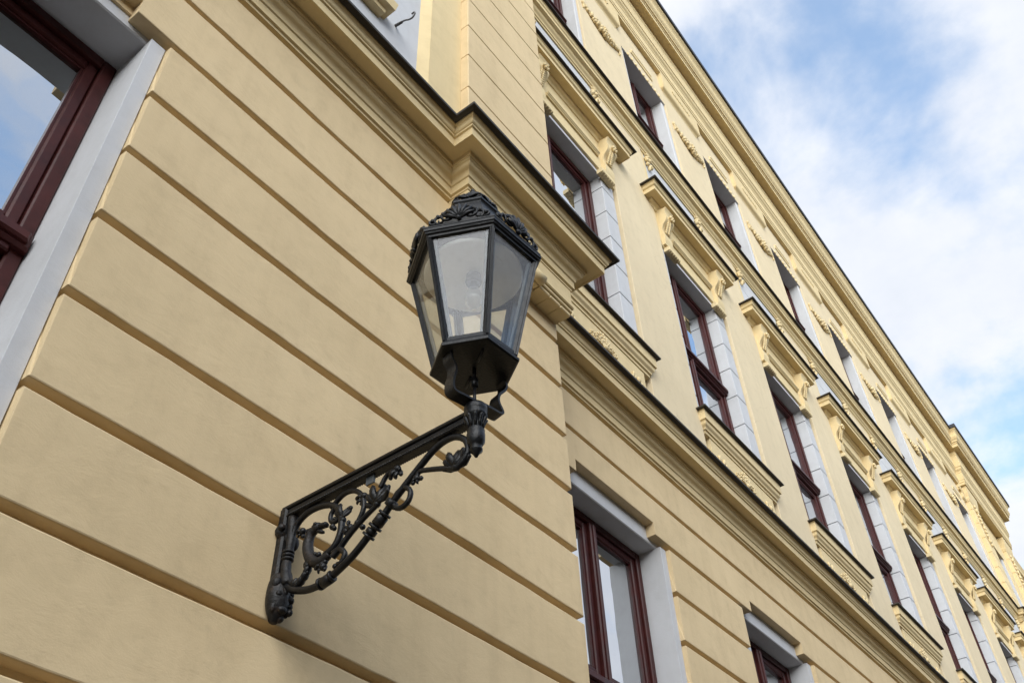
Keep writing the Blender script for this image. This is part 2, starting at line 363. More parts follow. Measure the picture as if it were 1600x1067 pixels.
def course(parent, x0, x1, yf, zb, z1, mat, rough=False, depth=GD, r=0.005, notch=None):
    """one plaster band between two grooves; slightly wavy hand-run edges"""
    g = G(); n = max(2, int((x1-x0)/0.07)) if rough else max(1, int((x1-x0)/0.6))
    st = [(x0 + (x1-x0)*i/n, zb) for i in range(n+1)]
    if notch:
        for a, b, zn in notch:
            st = [(x, zn if a < x < b else z) for x, z in st if min(abs(x-a), abs(x-b)) > 0.004] + [(a-0.001, zb), (a+0.001, zn), (b-0.001, zn), (b+0.001, zb)]
        st.sort(); n = len(st)-1
    pts = []
    for i, (x, z0) in enumerate(st):
        xx = x
        def w(k, a): return a*noise.noise(Vector((x*2.2, z0*9+k*5.1, yf))) + 0.5*a*noise.noise(Vector((x*9, z0*7+k*3.3, yf)))
        a = 0.0048 if rough else 0.0020
        e0, e1, ff = w(0, a), w(1, a), w(2, a*0.6)
        y = yf + ff
        for (py, pz) in ((yf+depth+0.012, z0+e0), (y+r, z0+e0), (y+r*.3, z0+r*.3+e0), (y, z0+r+e0), (y, z1-r+e1), (y+r*.3, z1-r*.3+e1), (y+r, z1+e1), (yf+depth+0.012, z1+e1)):
            cx = xx
            if i == 0 and py < y+r*0.99: cx = x0 + r*(0.3 if py > y+1e-6 else 1)
            if i == n and py < y+r*0.99: cx = x1 - r*(0.3 if py > y+1e-6 else 1)
            pts.append((cx, py, pz))
    k = 8
    fs = [(i*k+j, (i+1)*k+j, (i+1)*k+(j+1) % k, i*k+(j+1) % k) for i in range(n) for j in range(k)]
    fs += [tuple(range(k)), tuple(n*k+j for j in range(k))]
    g.add(pts, fs)
    return g.build('course', mat, parent)

# ---- corner pavilion, ground floor
XW = 0.688                                  # right edge of the near window opening
g = G(); g.box(-1.25-0.9, -0.70, YP+GD, YP+0.9, -CZ-0.05, 3.97); g.box(XW, 3.26, YP+GD, YP+0.9, -CZ-0.05, 3.97); g.box(-0.70, XW, YP+GD, YP+0.9, 3.34, 3.97); g.box(-0.70, XW, YP+GD, YP+0.9, -CZ-0.05, 0.55)
pav = g.build('pavilion_wall', M_WALL, bld)
for i in range(len(GRV)-1):
    zt, zb = GRV[i]-GH, GRV[i+1]
    if zb >= 3.3-0.01:
        if i == 1:      # band over the near window: notched above the lintel
            course(pav, -2.1, 3.26, YP, zb, zt, M_WALL, True, notch=[(-0.531, 0.531, 3.385)])
        else: course(pav, -2.1, 3.26, YP, zb, zt, M_WALL, True)
    else:
        course(pav, XW, 3.26, YP, zb, zt, M_WALL, True)
        if zb < 0.55: course(pav, -0.70, XW-0.003, YP, zb, min(zt, 0.5), M_WALL, True)
        course(pav, -2.1, -0.70, YP, zb, zt, M_WALL, True)
g = G(); g.box(-2.1, 3.29, YP-0.03, YP+0.9, -CZ-0.05, -1.15, 0.01); g.build('plinth', M_KERB, bld)

# ---- windows
def window(parent, xl, xr, z0, z1, yf, mull, tz, lead=None, near=False):
    """casement window: outer frame > sashes, mullion, transom, panes"""
    fwid = 0.050
    g = G()
    g.box(xl, xl+fwid, yf, yf+0.09, z0, z1, 0.006); g.box(xr-fwid, xr, yf, yf+0.09, z0, z1, 0.006)
    g.box(xl+fwid, xr-fwid, yf+0.001, yf+0.089, z1-fwid, z1, 0.006); g.box(xl+fwid, xr-fwid, yf+0.001, yf+0.089, z0, z0+fwid, 0.006)
    w = g.build('window', M_WOOD, parent)
    g = G(); t0, t1 = tz
    g.box(xl+0.004, xr-0.004, yf-0.030, yf+0.03, t0+0.012, t1-0.012, 0.010); g.box(xl+0.02, xr-0.02, yf-0.048, yf+0.02, t0+0.03, t1-0.024, 0.008)
    g.box(xl+fwid, xr-fwid, yf-0.012, yf+0.08, t0-0.012, t1+0.006, 0.006); g.build('transom', M_WOOD, w)
    g = G(); g.box(mull-0.032, mull+0.032, yf-0.010, yf+0.05, z0+fwid, z1-fwid, 0.008)
    g.box(mull-0.014, mull+0.014, yf-0.022, yf+0.0, z0+fwid+.01, z1-fwid-.01, 0.006)
    g.build('mullion', M_WOOD, w)
    for (a, b) in ((xl+fwid, mull-0.032), (mull+0.032, xr-fwid)):
        for (c, d) in ((z0+fwid, t0-0.012), (t1+0.006, z1-fwid)):
            if b-a < 0.12: continue
            sw = 0.045
            g = G(); y0, y1 = yf+0.018, yf+0.07
            g.box(a+.001, a+sw, y0, y1, c+.001, d-.001, 0.007); g.box(b-sw, b-.001, y0, y1, c+.001, d-.001, 0.007)
            g.box(a+sw, b-sw, y0+.001, y1-.001, d-sw, d-.001, 0.007); g.box(a+sw, b-sw, y0+.001, y1-.001, c+.001, c+sw, 0.007)
            e = 0.010
            g.box(a+sw, a+sw+e, y0+0.012, y1-.002, c+sw, d-sw); g.box(b-sw-e, b-sw, y0+0.012, y1-.002, c+sw, d-sw)
            g.box(a+sw+e, b-sw-e, y0+0.012, y1-.002, d-sw-e, d-sw); g.box(a+sw+e, b-sw-e, y0+0.012, y1-.002, c+sw, c+sw+e)
            g.build('sash', M_WOOD, w)
            g = G(); g.box(a+sw+e*.5, b-sw-e*.5, y0+0.026, y0+0.032, c+sw+e*.5, d-sw-e*.5); g.build('pane', M_PANE, w)
    return w

# near window at the left: white plaster surround
def ground_surround(parent, xl, xr, yw, ztop, zbot, xi, depth):
    """white jambs, lintel and sill inside the grooved wall; xl,xr = yellow edges, xi = white band width"""
    g = G(); e = 0.030
    g.box(xl+.0005, xl+xi, yw+e, yw+0.42, zbot, ztop, 0.0015); j = g.build('window_surround', M_WHT, parent)
    g = G(); g.box(xr-xi, xr-.0005, yw+e, yw+0.42, zbot, ztop, 0.0015); g.build('jamb', M_WHT, j)
    g = G(); g.box(xl+.001, xr-.001, yw+0.064, yw+0.42, ztop, ztop+0.16, 0.006); g.build('lintel', M_WHT, j)
    g = G(); g.box(xl+.001, xr-.001, yw-0.03, yw+0.40, zbot-0.05, zbot, 0.01); g.build('sill', M_WHT, j)
    return j
ground_surround(bld, -0.698, XW-0.002, YP, 3.272, 0.56, 0.062, 0.2)
window(bld, -0.632, 0.622, 0.58, 3.268, 2.235, -0.0, (2.165, 2.262), near=True)

# ---- long facade, ground floor
HG = 0.635
edges = [3.26]
g = G()
for c in CG: edges += [c-HG, c+HG]
edges.append(XF1)
for k in range(0, len(edges), 2):
    if edges[k+1]-edges[k] > 0.05: g.box(edges[k], edges[k+1], YM+GD, YM+0.8, -CZ-0.05, 3.97)
for c in CG:
    g.box(c-HG, c+HG, YM+GD, YM+0.8, 3.45, 3.97); g.box(c-HG, c+HG, YM+GD, YM+0.8, -CZ-0.05, 0.55)
gw = g.build('ground_floor_wall', M_WALL, bld)
for i in range(len(GRV)-1):
    zt, zb = GRV[i]-GH, GRV[i+1]
    if i == 0:
        course(gw, 3.262, 12.0, YM, zb, zt, M_WALL); course(gw, 12.0, XF1, YM, zb, zt, M_WALL)
    elif i == 1:
        for a, b, cs_ in ((3.262, 12.0, CG[:3]), (12.0, XF1, CG[3:])):
            course(gw, a, b, YM, zb, zt, M_WALL, notch=[(c-0.462, c+0.462, 3.395) for c in cs_])
    else:
        for k in range(0, len(edges), 2):
            if edges[k+1]-edges[k] > 0.05: course(gw, edges[k], edges[k+1], YM, zb, zt, M_WALL)
ground_surround(bld, CG[0]-HG, CG[0]+HG, YM, 3.272, 0.56, 0.07, 0.2)
s0 = [o for o in bld.children if o.name.startswith('window_surround')][-1]
w0 = window(bld, CG[0]-HG+0.075, CG[0]+HG-0.075, 0.58, 3.268, 2.575, CG[0]-0.03, (2.10, 2.20))
for i in range(1, NB):
    copy_part(s0, S*i, bld); copy_part(w0, S*i, bld)
g = G(); g.box(3.30, XF1, YM-0.03, YM+0.8, -CZ-0.05, -1.15, 0.01); g.build('plinth', M_KERB, bld)

# ---- cornice over the ground floor, breaking round the corner pier
def cornice_prof():
    p = [(-0.10, 3.972), (0.004, 3.972), (0.006, 3.985), (0.018, 3.990), (0.018, 4.045)]
    p += [(0.026, 4.050), (0.028, 4.060)] + ogee((0.028, 4.060), (0.062, 4.112), 0.16) + [(0.070, 4.118), (0.072, 4.128), (0.080, 4.131), (0.082, 4.156)]
    p += [(0.146, 4.156), (0.149, 4.150), (0.158, 4.150), (0.160, 4.207), (0.170, 4.211), (0.171, 4.222)]
    p += ogee((0.171, 4.222), (0.196, 4.262), -0.16) + [(0.199, 4.266), (0.199, 4.277), (-0.10, 4.305)]
    return p
flash_prof = [(-0.10, 4.308), (0.2005, 4.2785), (0.201, 4.272), (0.224, 4.279), (0.229, 4.272), (0.234, 4.274), (0.2355, 4.290), (-0.10, 4.335)]
PATH = [(-2.1, YP), (2.31, YP), (2.31, YQ), (3.26, YQ), (3.26, YM), (XF0-0.02, YM), (XF0-0.02, YM-0.12), (XF1, YM-0.12), (XF1, YM+0.8)]
g = G(); g.sweep(cornice_prof(), PATH); cor = g.build('cornice', M_YEL, bld)
g = G(); g.sweep(flash_prof, PATH); g.build('flashing', M_FLASH, cor)
# corner pier: pedestal, corbel and console
g = G(); g.box(2.31, 3.26, YQ, YP+0.5, 3.835, 3.971, 0.004); ped = g.build('pedestal', M_YEL, bld)
g = G(); g.box(2.325, 3.2595, YQ-0.012, YP+0.3, 3.812, 3.8345, 0.006); g.box(2.33, 3.258, YQ+0.002, YP+0.3, 3.790, 3.8115, 0.004); g.build('moulding', M_YEL, ped)
for k in range(3):
    x0 = 2.955 + k*0.1005
    g = G(); g.box(x0, x0+0.0965, YQ+0.014, YP+0.2, 3.765, 3.790, 0.005); g.build('corbel_block', M_YEL, ped)
for k in range(6):
    x0 = 2.345 + k*0.1005
    g = G(); g.box(x0, x0+0.0965, YQ+0.014, YP+0.2, 3.765, 3.790, 0.005); g.build('corbel_block', M_YEL, ped)
g = G()
g.tube([(2.86, YQ-0.005, 3.800), (2.955, YQ-0.005, 3.800)], 0.034, 14); g.tube([(2.858, YQ-0.01, 3.800), (2.957, YQ-0.01, 3.800)], 0.015, 10)
g.tube([(2.86, YQ+0.075, 3.772), (2.955, YQ+0.075, 3.772)], 0.022, 12); g.box(2.862, 2.953, YQ-0.004, YP+0.1, 3.775, 3.835)
g.build('scroll', M_STUC, ped)

# ---- corner pier and pavilion upper floor
PZ = [4.31, 4.660, 5.044, 5.427, 5.811, 6.197, 6.58, 6.963, 7.346, 7.73, 8.113, 8.5, 8.88, 9.26, 9.64, 10.02, 10.4, 10.78, 11.16, 11.54, 11.92, 12.3, 12.7]
g = G(); g.box(2.341, 3.207, 1.912, 2.9, 4.30, 12.7); pier = g.build('corner_pier', M_JOINT if False else M_YEL, bld)
for a, b in zip(PZ[:-1], PZ[1:]):
    g = G(); yf = 1.895
    x0, x1, ch = 2.335, 3.213, 0.006
    z0, z1 = a+0.0045, b-0.0045
    g.box(x0, x1, yf, 2.88, z0, z1, 0.006)
    g.build('course', M_WALL, pier)
g = G(); g.box(2.045, 2.3335, 1.955, 2.9, 4.29, 12.7); g.build('pilaster', M_YEL, bld)
g = G(); g.add([(1.985,2.0,4.29),(2.0448,1.957,4.29),(2.0448,2.3,4.29),(1.985,2.3,4.29),(1.985,2.0,12.7),(2.0448,1.957,12.7),(2.0448,2.3,12.7),(1.985,2.3,12.7)],
      [(0,1,2,3),(4,5,6,7),(0,1,5,4),(1,2,6,5),(2,3,7,6),(3,0,4,7)]); g.build('moulding', M_YEL, bld)
g = G(); g.box(-2.1, 1.9848, 2.0, 2.9, 4.29, 12.7); g.build('wall_panel', M_WHT, bld)
g = G(); g.sweep([(-0.05,4.99),(0.05,4.99),(0.055,5.02),(0.09,5.03),(0.10,5.10),(-0.05,5.12)], [(-0.2,2.0),(1.61,2.0),(1.61,2.2)]); sl = g.build('window_sill', M_YEL, bld)

# ---- long facade, first floor
RH = 0.73                               # half width of the recessed bay
def hood_parts(c, i):
    """pediment shelf over a first-floor window with consoles, frieze moulding and sheet-metal top"""
    path = [(c-0.78, YM+0.05), (c-0.78, YM), (c+0.78, YM), (c+0.78, YM+0.05)]
    g = G()
    prof = [(-0.03,8.02),(0.004,8.02),(0.010,8.03)] + ogee((0.010,8.03),(0.05,8.075),0.15) + [(0.055,8.085),(0.128,8.085),(0.13,8.078),(0.137,8.078),(0.138,8.135),(0.147,8.139)] + ogee((0.147,8.139),(0.168,8.185),-0.15) + [(0.170,8.20),(-0.03,8.235)]
    g.sweep(prof, path); h = g.build('window_hood', M_YEL, bld)
    g = G(); g.sweep([(-0.03,8.237),(0.1705,8.2025),(0.171,8.194),(0.192,8.199),(0.196,8.193),(0.200,8.195),(0.201,8.207),(-0.03,8.262)], path); g.build('flashing', M_FLASH, h)
    g = G(); pr = [(-0.02,7.690),(0.012,7.690),(0.014,7.702),(0.022,7.706)]+ogee((0.022,7.706),(0.036,7.728),0.15,2)+[(0.036,7.74),(-0.02,7.748)]
    g.sweep(pr, [(c-0.44, YM-0.001), (c+0.44, YM-0.001)]); g.build('moulding', M_YEL, h)
    for s in (-1, 1):
        xa, xb = sorted((c+s*0.49, c+s*0.69)); xm = (xa+xb)/2
        side = [(-0.02,7.475),(0.022,7.475),(0.026,7.50)] + arc((0.026,7.50),(0.030,7.66),-0.06,4) + arc((0.030,7.66),(0.066,7.80),0.16,5) + arc((0.066,7.80),(0.092,7.93),-0.16,5) + arc((0.092,7.93),(0.118,8.02),0.1,3) + [(-0.02,8.045)]
        k = len(side); g = G()
        vs = [(xa+0.02, YM-p, z) for p, z in side] + [(xb-0.02, YM-p, z) for p, z in side]
        fs = [(j, (j+1) % k, k+(j+1) % k, k+j) for j in range(k)] + [tuple(range(k)), tuple(range(k, 2*k))[::-1]]
        g.add(vs, fs); con = g.build('console', M_STUC, h)
        g = G()     # acanthus leaf and flower on the console
        for q in range(9):
            t = q/8.0
            for w in (-1, 0, 1):
                g.blob((xm+w*0.034*(1-0.5*t), YM-0.04-0.065*t-0.012*(w == 0), 7.68+0.20*t), 0.017, 0.012, 0.022, Matrix.Rotation(0.5*w, 3, 'Y'), nu=5, nv=4)
        for q in range(6):
            a = q*math.pi/3; g.blob((xm+0.030*math.cos(a), YM-0.125, 7.87+0.030*math.sin(a)), 0.018, 0.018, 0.018, nu=5, nv=4)
        g.blob((xm, YM-0.135, 7.87), 0.014, 0.016, 0.014, nu=6, nv=4)
        g.build('flower', M_STUC, con)
        xa, xb = sorted((c+s*0.41, c+s*0.64))
        g = G(); g.box(xa, xb, YM-0.044, YM+0.025, 7.395, 7.452, 0.006)
        for q in range(6): g.tube([(xa+0.02+q*0.038, YM-0.040, 7.394), (xa+0.02+q*0.038, YM+0.01, 7.394)], 0.007, 6)
        g.build('capital', M_STUC, con)
    return h
def first_floor_bay(c, i):
    g = G(); g.box(c-RH+0.001, c+RH-0.001, YM+0.006, YM+0.5, 7.505, 8.19); fz = g.build('frieze', M_YEL, bld)
    for s in (-1, 1):       # small corner ears under the frieze
        a, b = sorted((c+s*0.34, c+s*0.56)); 
        a, b = sorted((c+s*0.56, c+s*0.72))
        g = G(); g.box(a, b, YM+0.0075, YM+0.4, 7.452, 7.5045, 0.004); g.build('ear', M_YEL, fz)
    # quoin blocks both sides, joints between
    JZ = [5.18, 5.415, 5.79, 6.163, 6.538, 6.905, 7.275, 7.452]
    g = G(); g.box(c-RH+.002, c-0.652, YM+0.070, YM+0.5, 4.25, 7.45); g.box(c+0.512, c+RH-.002, YM+0.070, YM+0.5, 4.25, 7.45)
    g.box(c-0.652, c+0.512, YM+0.072, YM+0.5, 4.25, 5.16)
    sur = g.build('window_surround', M_WHT, bld)
    for s in (0, 1):
        for a, b in zip(JZ[:-1], JZ[1:]):
            g = G()
            if s == 0: x0, x1 = c-RH+0.003, c-0.628
            else: x0, x1 = c+0.488, c+RH-0.003-0.02
            z0, z1 = a+0.006, b-0.006; y0 = YM+0.030
            g.box(x0, x1, y0, YM+0.45, z0, z1, 0.005)
            g.build('quoin_block', M_WHT, sur)
    g = G(); g.box(c-RH+.002, c+RH-.002, YM+0.031, YM+0.45, 7.453, 7.5035); g.build('lintel', M_WHT, sur)
    # upper panel between hood and string course
    g = G(); g.box(c-0.66, c+0.66, YM+0.012, YM+0.4, 8.191, 8.80); pn = g.build('wall_panel', M_WHT, bld)
    g = G(); g.box(c-0.66, c+0.66, YM+0.012, YM+0.4, 8.808, 9.14); g.build('wall_panel', M_WHT, pn)
    for s in (-1, 1):
        a, b = sorted((c+s*0.661, c+s*0.86)); g = G(); g.box(a, b, YM+0.004, YM+0.4, 8.19, 9.16); g.build('panel_border', M_YEL, pn)
    for s in (-1, 1):
        g = G(); xm = c+s*0.60
        for q in range(9):
            a = q*0.7; rr = 0.025+0.009*q
            g.blob((xm+rr*math.cos(a)*0.8, YM-0.012-0.01*(q % 2), 9.02+rr*math.sin(a)*1.1), 0.026, 0.03, 0.026, nu=5, nv=4)
        g.blob((xm, YM-0.02, 9.02), 0.03, 0.035, 0.03); g.blob((xm, YM-0.012, 8.90), 0.016, 0.025, 0.05); g.blob((xm, YM-0.012, 9.13), 0.05, 0.03, 0.02)
        g.build('rosette', M_STUC, pn)
    # sill with apron
    path = [(c-0.70, YM+0.06), (c-0.70, YM), (c+0.70, YM), (c+0.70, YM+0.06)]
    pr = [(-0.10,4.93),(0.004,4.93),(0.006,4.955),(0.020,4.962)]+ogee((0.020,4.962),(0.042,5.02),0.14)+[(0.045,5.035),(0.058,5.04),(0.060,5.15),(-0.10,5.19)]
    g = G(); g.sweep(pr, path); si = g.build('window_sill', M_YEL, bld)
    g = G(); g.sweep([(-0.10,5.192),(0.0605,5.1525),(0.061,5.144),(0.086,5.149),(0.089,5.143),(0.093,5.144),(0.094,5.157),(-0.10,5.207)], path); g.build('flashing', M_FLASH, si)
    g = G(); g.box(c-0.62, c+0.62, YM+0.004, YM+0.3, 4.25, 4.929); g.build('apron', M_YEL, si)
    g = G()
    for q in range(9):      # palmette
        t = (q-4)/4.0; an = t*1.35; L = 0.135-0.03*abs(t)
        for u in range(4):
            f = 0.25+0.25*u
            g.blob((c+math.sin(an)*L*f, YM-0.004-0.008*math.sin(f*2.6), 4.745+math.cos(an)*L*f), 0.011, 0.010, 0.018, Matrix.Rotation(an, 3, 'Y'), nu=5, nv=4)
    for s in (-1, 1):       # side scrolls
        for q in range(12):
            a_ = q*0.62; rr = 0.046-0.003*q
            g.blob((c+s*(0.135+rr*math.cos(a_)), YM-0.003, 4.775+rr*math.sin(a_)), 0.010, 0.011, 0.010, nu=5, nv=4)
    g.blob((c, YM-0.012, 4.745), 0.03, 0.024, 0.026)
    g.build('stucco_relief', M_STUC, si)
    for s in (-1, 1):
        g = G()
        for q in range(9): 
            g.blob((c+s*(0.40+0.018*q), YM-0.004, 4.74+0.04*math.sin(q*1.4)), 0.015, 0.014, 0.03, nu=5, nv=4)
        g.build('stucco_relief', M_STUC, si)
    hood_parts(c, i)
    window(bld, c-0.632, c+0.492, 5.19, 7.445, 2.535, c-0.245, (6.19, 6.285))
before = set(bld.children)
first_floor_bay(CU[0], 0)
bay = [o for o in bld.children if o not in before]
for i in range(1, NB):
    for o in bay: copy_part(o, S*i, bld)
for i in range(NB):
    x0 = CU[i]+RH; x1 = CU[i+1]-RH if i < NB-1 else XF0
    g = G(); g.box(x0, x1, YM, YM+0.6, 4.25, 9.17, 0.004); g.build('wall_pier', M_PIER, bld)
g = G(); g.box(3.215, CU[0]-RH, YM, YM+0.6, 4.25, 9.17); g.build('wall_pier', M_PIER, bld)

# ---- string course
pr = [(-0.05,9.15),(0.004,9.15),(0.006,9.175),(0.018,9.18)]+ogee((0.018,9.18),(0.05,9.25),0.14)+[(0.055,9.262),(0.092,9.268),(0.094,9.315),(0.100,9.32)]+ogee((0.100,9.32),(0.118,9.372),-0.14)+[(0.120,9.385),(-0.05,9.42)]
SP = [(3.215, YM), (XF0-0.02, YM), (XF0-0.02, YM-0.10), (XF1, YM-0.10), (XF1, YM+0.6)]
g = G(); g.sweep(pr, SP); sc_ = g.build('string_course', M_YEL, bld)
g = G(); g.sweep([(-0.05,9.422),(0.1205,9.3875),(0.121,9.378),(0.146,9.384),(0.149,9.377),(0.153,9.378),(0.154,9.392),(-0.05,9.445)], SP); g.build('flashing', M_FLASH, sc_)

# ---- second floor
R2 = 0.60
def second_floor_bay(c):
    g = G(); g.box(c-R2-0.06, c+R2+0.06, YM+0.002, YM+0.6, 11.806, 12.66); li = g.build('lintel', M_PIER, bld)
    g = G()
    g.box(c-0.30, c+0.30, YM-0.014, YM+0.1, 12.03, 12.10, 0.008); g.box(c-0.27, c+0.27, YM-0.022, YM+0.1, 12.102, 12.13, 0.006); g.build('moulding', M_YEL, li)
    g = G()
    for q in range(9):
        x = c-0.42+q*0.105; g = G(); g.tube([(x, YM-0.004, 11.835), (x, YM-0.008, 11.80), (x, YM-0.005, 11.765)], [0.015, 0.015, 0.006], 6); g.build('drop', M_STUC, li)
    g = G(); g.box(c-R2-.0, c-R2+0.085, YM+0.022, YM+0.5, 9.42, 11.796, 0.012); su = g.build('window_surround', M_WHT, bld)
    g = G(); g.box(c+R2-0.085, c+R2+.0, YM+0.022, YM+0.5, 9.42, 11.796, 0.012); g.build('jamb', M_WHT, su)
    g = G(); g.box(c-R2, c+R2, YM+0.006, YM+0.5, 11.7965, 11.8055); g.build('lintel', M_WHT, su)
    window(bld, c-R2+0.085, c+R2-0.085, 9.46, 11.80, 2.57, c-0.02, (10.72, 10.80))
before = set(bld.children)
second_floor_bay(CU[0]+0.02)
bay = [o for o in bld.children if o not in before]
for i in range(1, NB):
    for o in bay: copy_part(o, S*i, bld)
def garland(xm):
    g = G(); rnd = random.Random(3)
    for q in range(60):
        t = (q/59.0)*2-1
        x = xm + t*0.43; z = 11.44 - 0.17*(1-t*t); th = 0.012+0.072*(1-abs(t))**0.9
        for k in range(3):
            d = (1-abs(t))
            g.blob((x+rnd.uniform(-.014,.014), YM-0.012-rnd.uniform(0,.045)*d, z+rnd.uniform(-th,th)), 0.016+rnd.uniform(0,.014), 0.020+0.016*d, 0.015+rnd.uniform(0,.016), Matrix.Rotation(rnd.uniform(-1.2,1.2), 3, 'Y'), nu=5, nv=4)
    for s in (-1, 1):
        for q in range(5): g.blob((xm+s*0.43, YM-0.012, 11.46-0.035*q), 0.022-0.002*q, 0.022, 0.024, nu=6, nv=4)
    return g.build('garland', M_STUC, bld)
def pier2(x0, x1):
    g = G(); g.box(x0, x1, YM, YM+0.6, 9.42, 12.66, 0.003); p = g.build('wall_pier', M_PIER, bld)
    g = G(); xm = (x0+x1)/2; w = (x1-x0)/2
    g.sweep([(-0.02,12.18),(0.002,12.18)]+ogee((0.002,12.18),(0.058,12.30),0.16,4)+[(0.060,12.32),(0.060,12.638),(-0.02,12.638)], [(x0+0.06, YM+0.01), (x0+0.06, YM), (x1-0.06, YM), (x1-0.06, YM+0.01)]); fp = g.build('frieze_block', M_YEL, p)
    g = G(); g.box(xm-0.27, xm+0.27, YM-0.072, YM-0.03, 12.465, 12.50, 0.005)
    for q in range(7): g.add([(xm-0.26+q*0.075, YM-0.070, 12.464), (xm-0.19+q*0.075, YM-0.070, 12.464), (xm-0.225+q*0.075, YM-0.070, 12.41), (xm-0.26+q*0.075, YM-0.05, 12.464), (xm-0.19+q*0.075, YM-0.05, 12.464), (xm-0.225+q*0.075, YM-0.05, 12.41)], [(0,1,2),(3,5,4),(0,3,4,1),(1,4,5,2),(2,5,3,0)])
    g.build('fringe', M_STUC, fp)
    return p
g = G(); g.box(3.215, CU[0]+0.02-R2-0.06, YM, YM+0.6, 9.42, 12.66); g.build('wall_pier', M_PIER, bld)
for i in range(NB):
    x0 = CU[i]+0.02+R2+0.06-0.06; x1 = CU[i+1]+0.02-R2 if i < NB-1 else XF0
    pier2(x0+0.001, x1-0.001)
gl0 = garland((CU[0]+CU[1])/2+0.01)
for i in range(1, NB-1): copy_part(gl0, S*i, bld)
# frieze strip with alternating raised tabs under the main cornice
g = G(); g.box(3.215, XF0, YM-0.002, YM+0.5, 12.661, 12.80); fr = g.build('entablature', M_YEL, bld)

# ---- main cornice
pr = [(-0.05,12.64),(0.060,12.64),(0.064,12.70),(0.074,12.705),(0.076,12.76)]+ogee((0.076,12.76),(0.055,12.78),0.1,2)[:0]+[(0.084,12.765),(0.086,12.95),(0.094,12.96)]+ogee((0.094,12.96),(0.125,13.08),0.14)+[(0.13,13.10),(0.14,13.105),(0.142,13.42),(0.150,13.43),(0.152,13.55)]
pr += [(0.270,13.56),(0.272,13.545),(0.284,13.545),(0.288,13.62),(0.300,13.625),(0.302,13.66),(0.322,13.665),(0.324,13.705)]+ogee((0.324,13.705),(0.392,13.97),-0.13,5)+[(0.398,13.98),(0.400,14.01),(-0.05,14.10)]
MP = [(3.0, YM), (XF0-0.05, YM), (XF0-0.05, YM-0.13), (XF1, YM-0.13), (XF1, YM+1.2)]
g = G(); g.sweep(pr, MP); mc = g.build('main_cornice', M_YEL, bld)
g = G(); g.sweep([(-0.05,14.11),(0.401,14.013),(0.403,14.002),(0.428,14.002),(0.432,14.09),(0.38,14.12),(-0.05,14.20)], MP); g.build('gutter', M_ROOF, mc)
g = G(); g.add([(3.0,YM-0.3,14.12),(XF1+.3,YM-0.3,14.12),(XF1+.3,7.5,17.2),(3.0,7.5,17.2)], [(0,1,2,3)]); g.build('roof', M_ROOF, bld)

# ---- far corner bay with quoined pilasters, then lower wing
YFr = YM-0.10
xc = (XF0+XF1)/2
g = G()
for z0, z1, hw in ((4.28, 5.2, 0), (5.2, 7.5, 0.60), (7.5, 9.46, 0), (9.46, 11.8, 0.60), (11.8, 12.66, 0)):
    if hw: g.box(XF0, xc-hw, YM-0.02, YM+0.8, z0, z1); g.box(xc+hw, XF1, YM-0.02, YM+0.8, z0, z1)
    else: g.box(XF0, XF1, YM-0.02, YM+0.8, z0, z1)
fb = g.build('corner_bay_wall', M_YEL, bld)
g = G(); g.box(XF0+0.4, XF1, YM-0.08, YM+0.6, 12.66, 13.55); g.build('entablature', M_YEL, fb)
for (a, b) in ((XF0+0.02, XF0+0.72), (XF1-0.75, XF1-0.03)):
    g = G(); g.box(a+0.01, b-0.01, YM-0.09, YM+0.1, 4.3, 12.45); pl = g.build('pilaster', M_YEL, bld)
    z = 4.34
    while z < 12.2:
        if not 9.1 < z < 9.3:
            g = G(); g.box(a, b, YM-0.105, YM, z, z+0.37, 0.008); g.build('course', M_YEL, pl)
        z += 0.385
    g = G(); g.sweep([(-0.02,12.25),(0.01,12.25),(0.03,12.32),(0.03,12.36),(0.05,12.45),(0.07,12.62),(-0.02,12.64)], [(a, YM), (a, YM-0.10), (b, YM-0.10), (b, YM)]); g.build('capital', M_STUC, pl)
    g = G(); rnd = random.Random(5)
    for q in range(30):
        t = q/29.0; g.blob(((a+b)/2+0.10*math.sin(q*1.9), YM-0.125, 11.2+t*1.0), 0.04, 0.03, 0.045, nu=5, nv=4)
    g.build('stucco_relief', M_STUC, pl)
xc = (XF0+XF1)/2
g = G(); g.box(xc-0.599, xc-0.50, YM+0.01, YM+0.4, 9.46, 11.799, 0.006); su = g.build('window_surround', M_WHT, bld)
g = G(); g.box(xc+0.50, xc+0.599, YM+0.01, YM+0.4, 9.46, 11.799, 0.006); g.build('jamb', M_WHT, su)
window(bld, xc-0.50, xc+0.50, 9.46, 11.799, YM+0.18, xc, (10.72, 10.80))
g = G(); g.box(xc-0.599, xc-0.45, YM+0.01, YM+0.4, 5.2, 7.499, 0.006); su = g.build('window_surround', M_WHT, bld)
g = G(); g.box(xc+0.45, xc+0.599, YM+0.01, YM+0.4, 5.2, 7.499, 0.006); g.build('jamb', M_WHT, su)
window(bld, xc-0.45, xc+0.45, 5.2, 7.499, YM+0.18, xc, (6.19, 6.285))
g = G(); g.box(XF1, XF1+9, YM+0.10, YM+0.9, -CZ-0.05, 12.2); g.build('side_wing_wall', M_YEL, bld)
g = G(); g.sweep([(-0.05,12.2),(0.02,12.2),(0.05,12.35),(0.16,12.4),(0.17,12.5),(0.22,12.62),(-0.05,12.66)], [(XF1+0.01, YM+0.10), (XF1+9, YM+0.10)]); g.build('main_cornice', M_YEL, bld)
g = G(); g.box(XF1+0.4, XF1+1.1, YM+0.0, YM+0.2, 4.3, 12.19, 0.01); g.build('pilaster', M_YEL, bld)

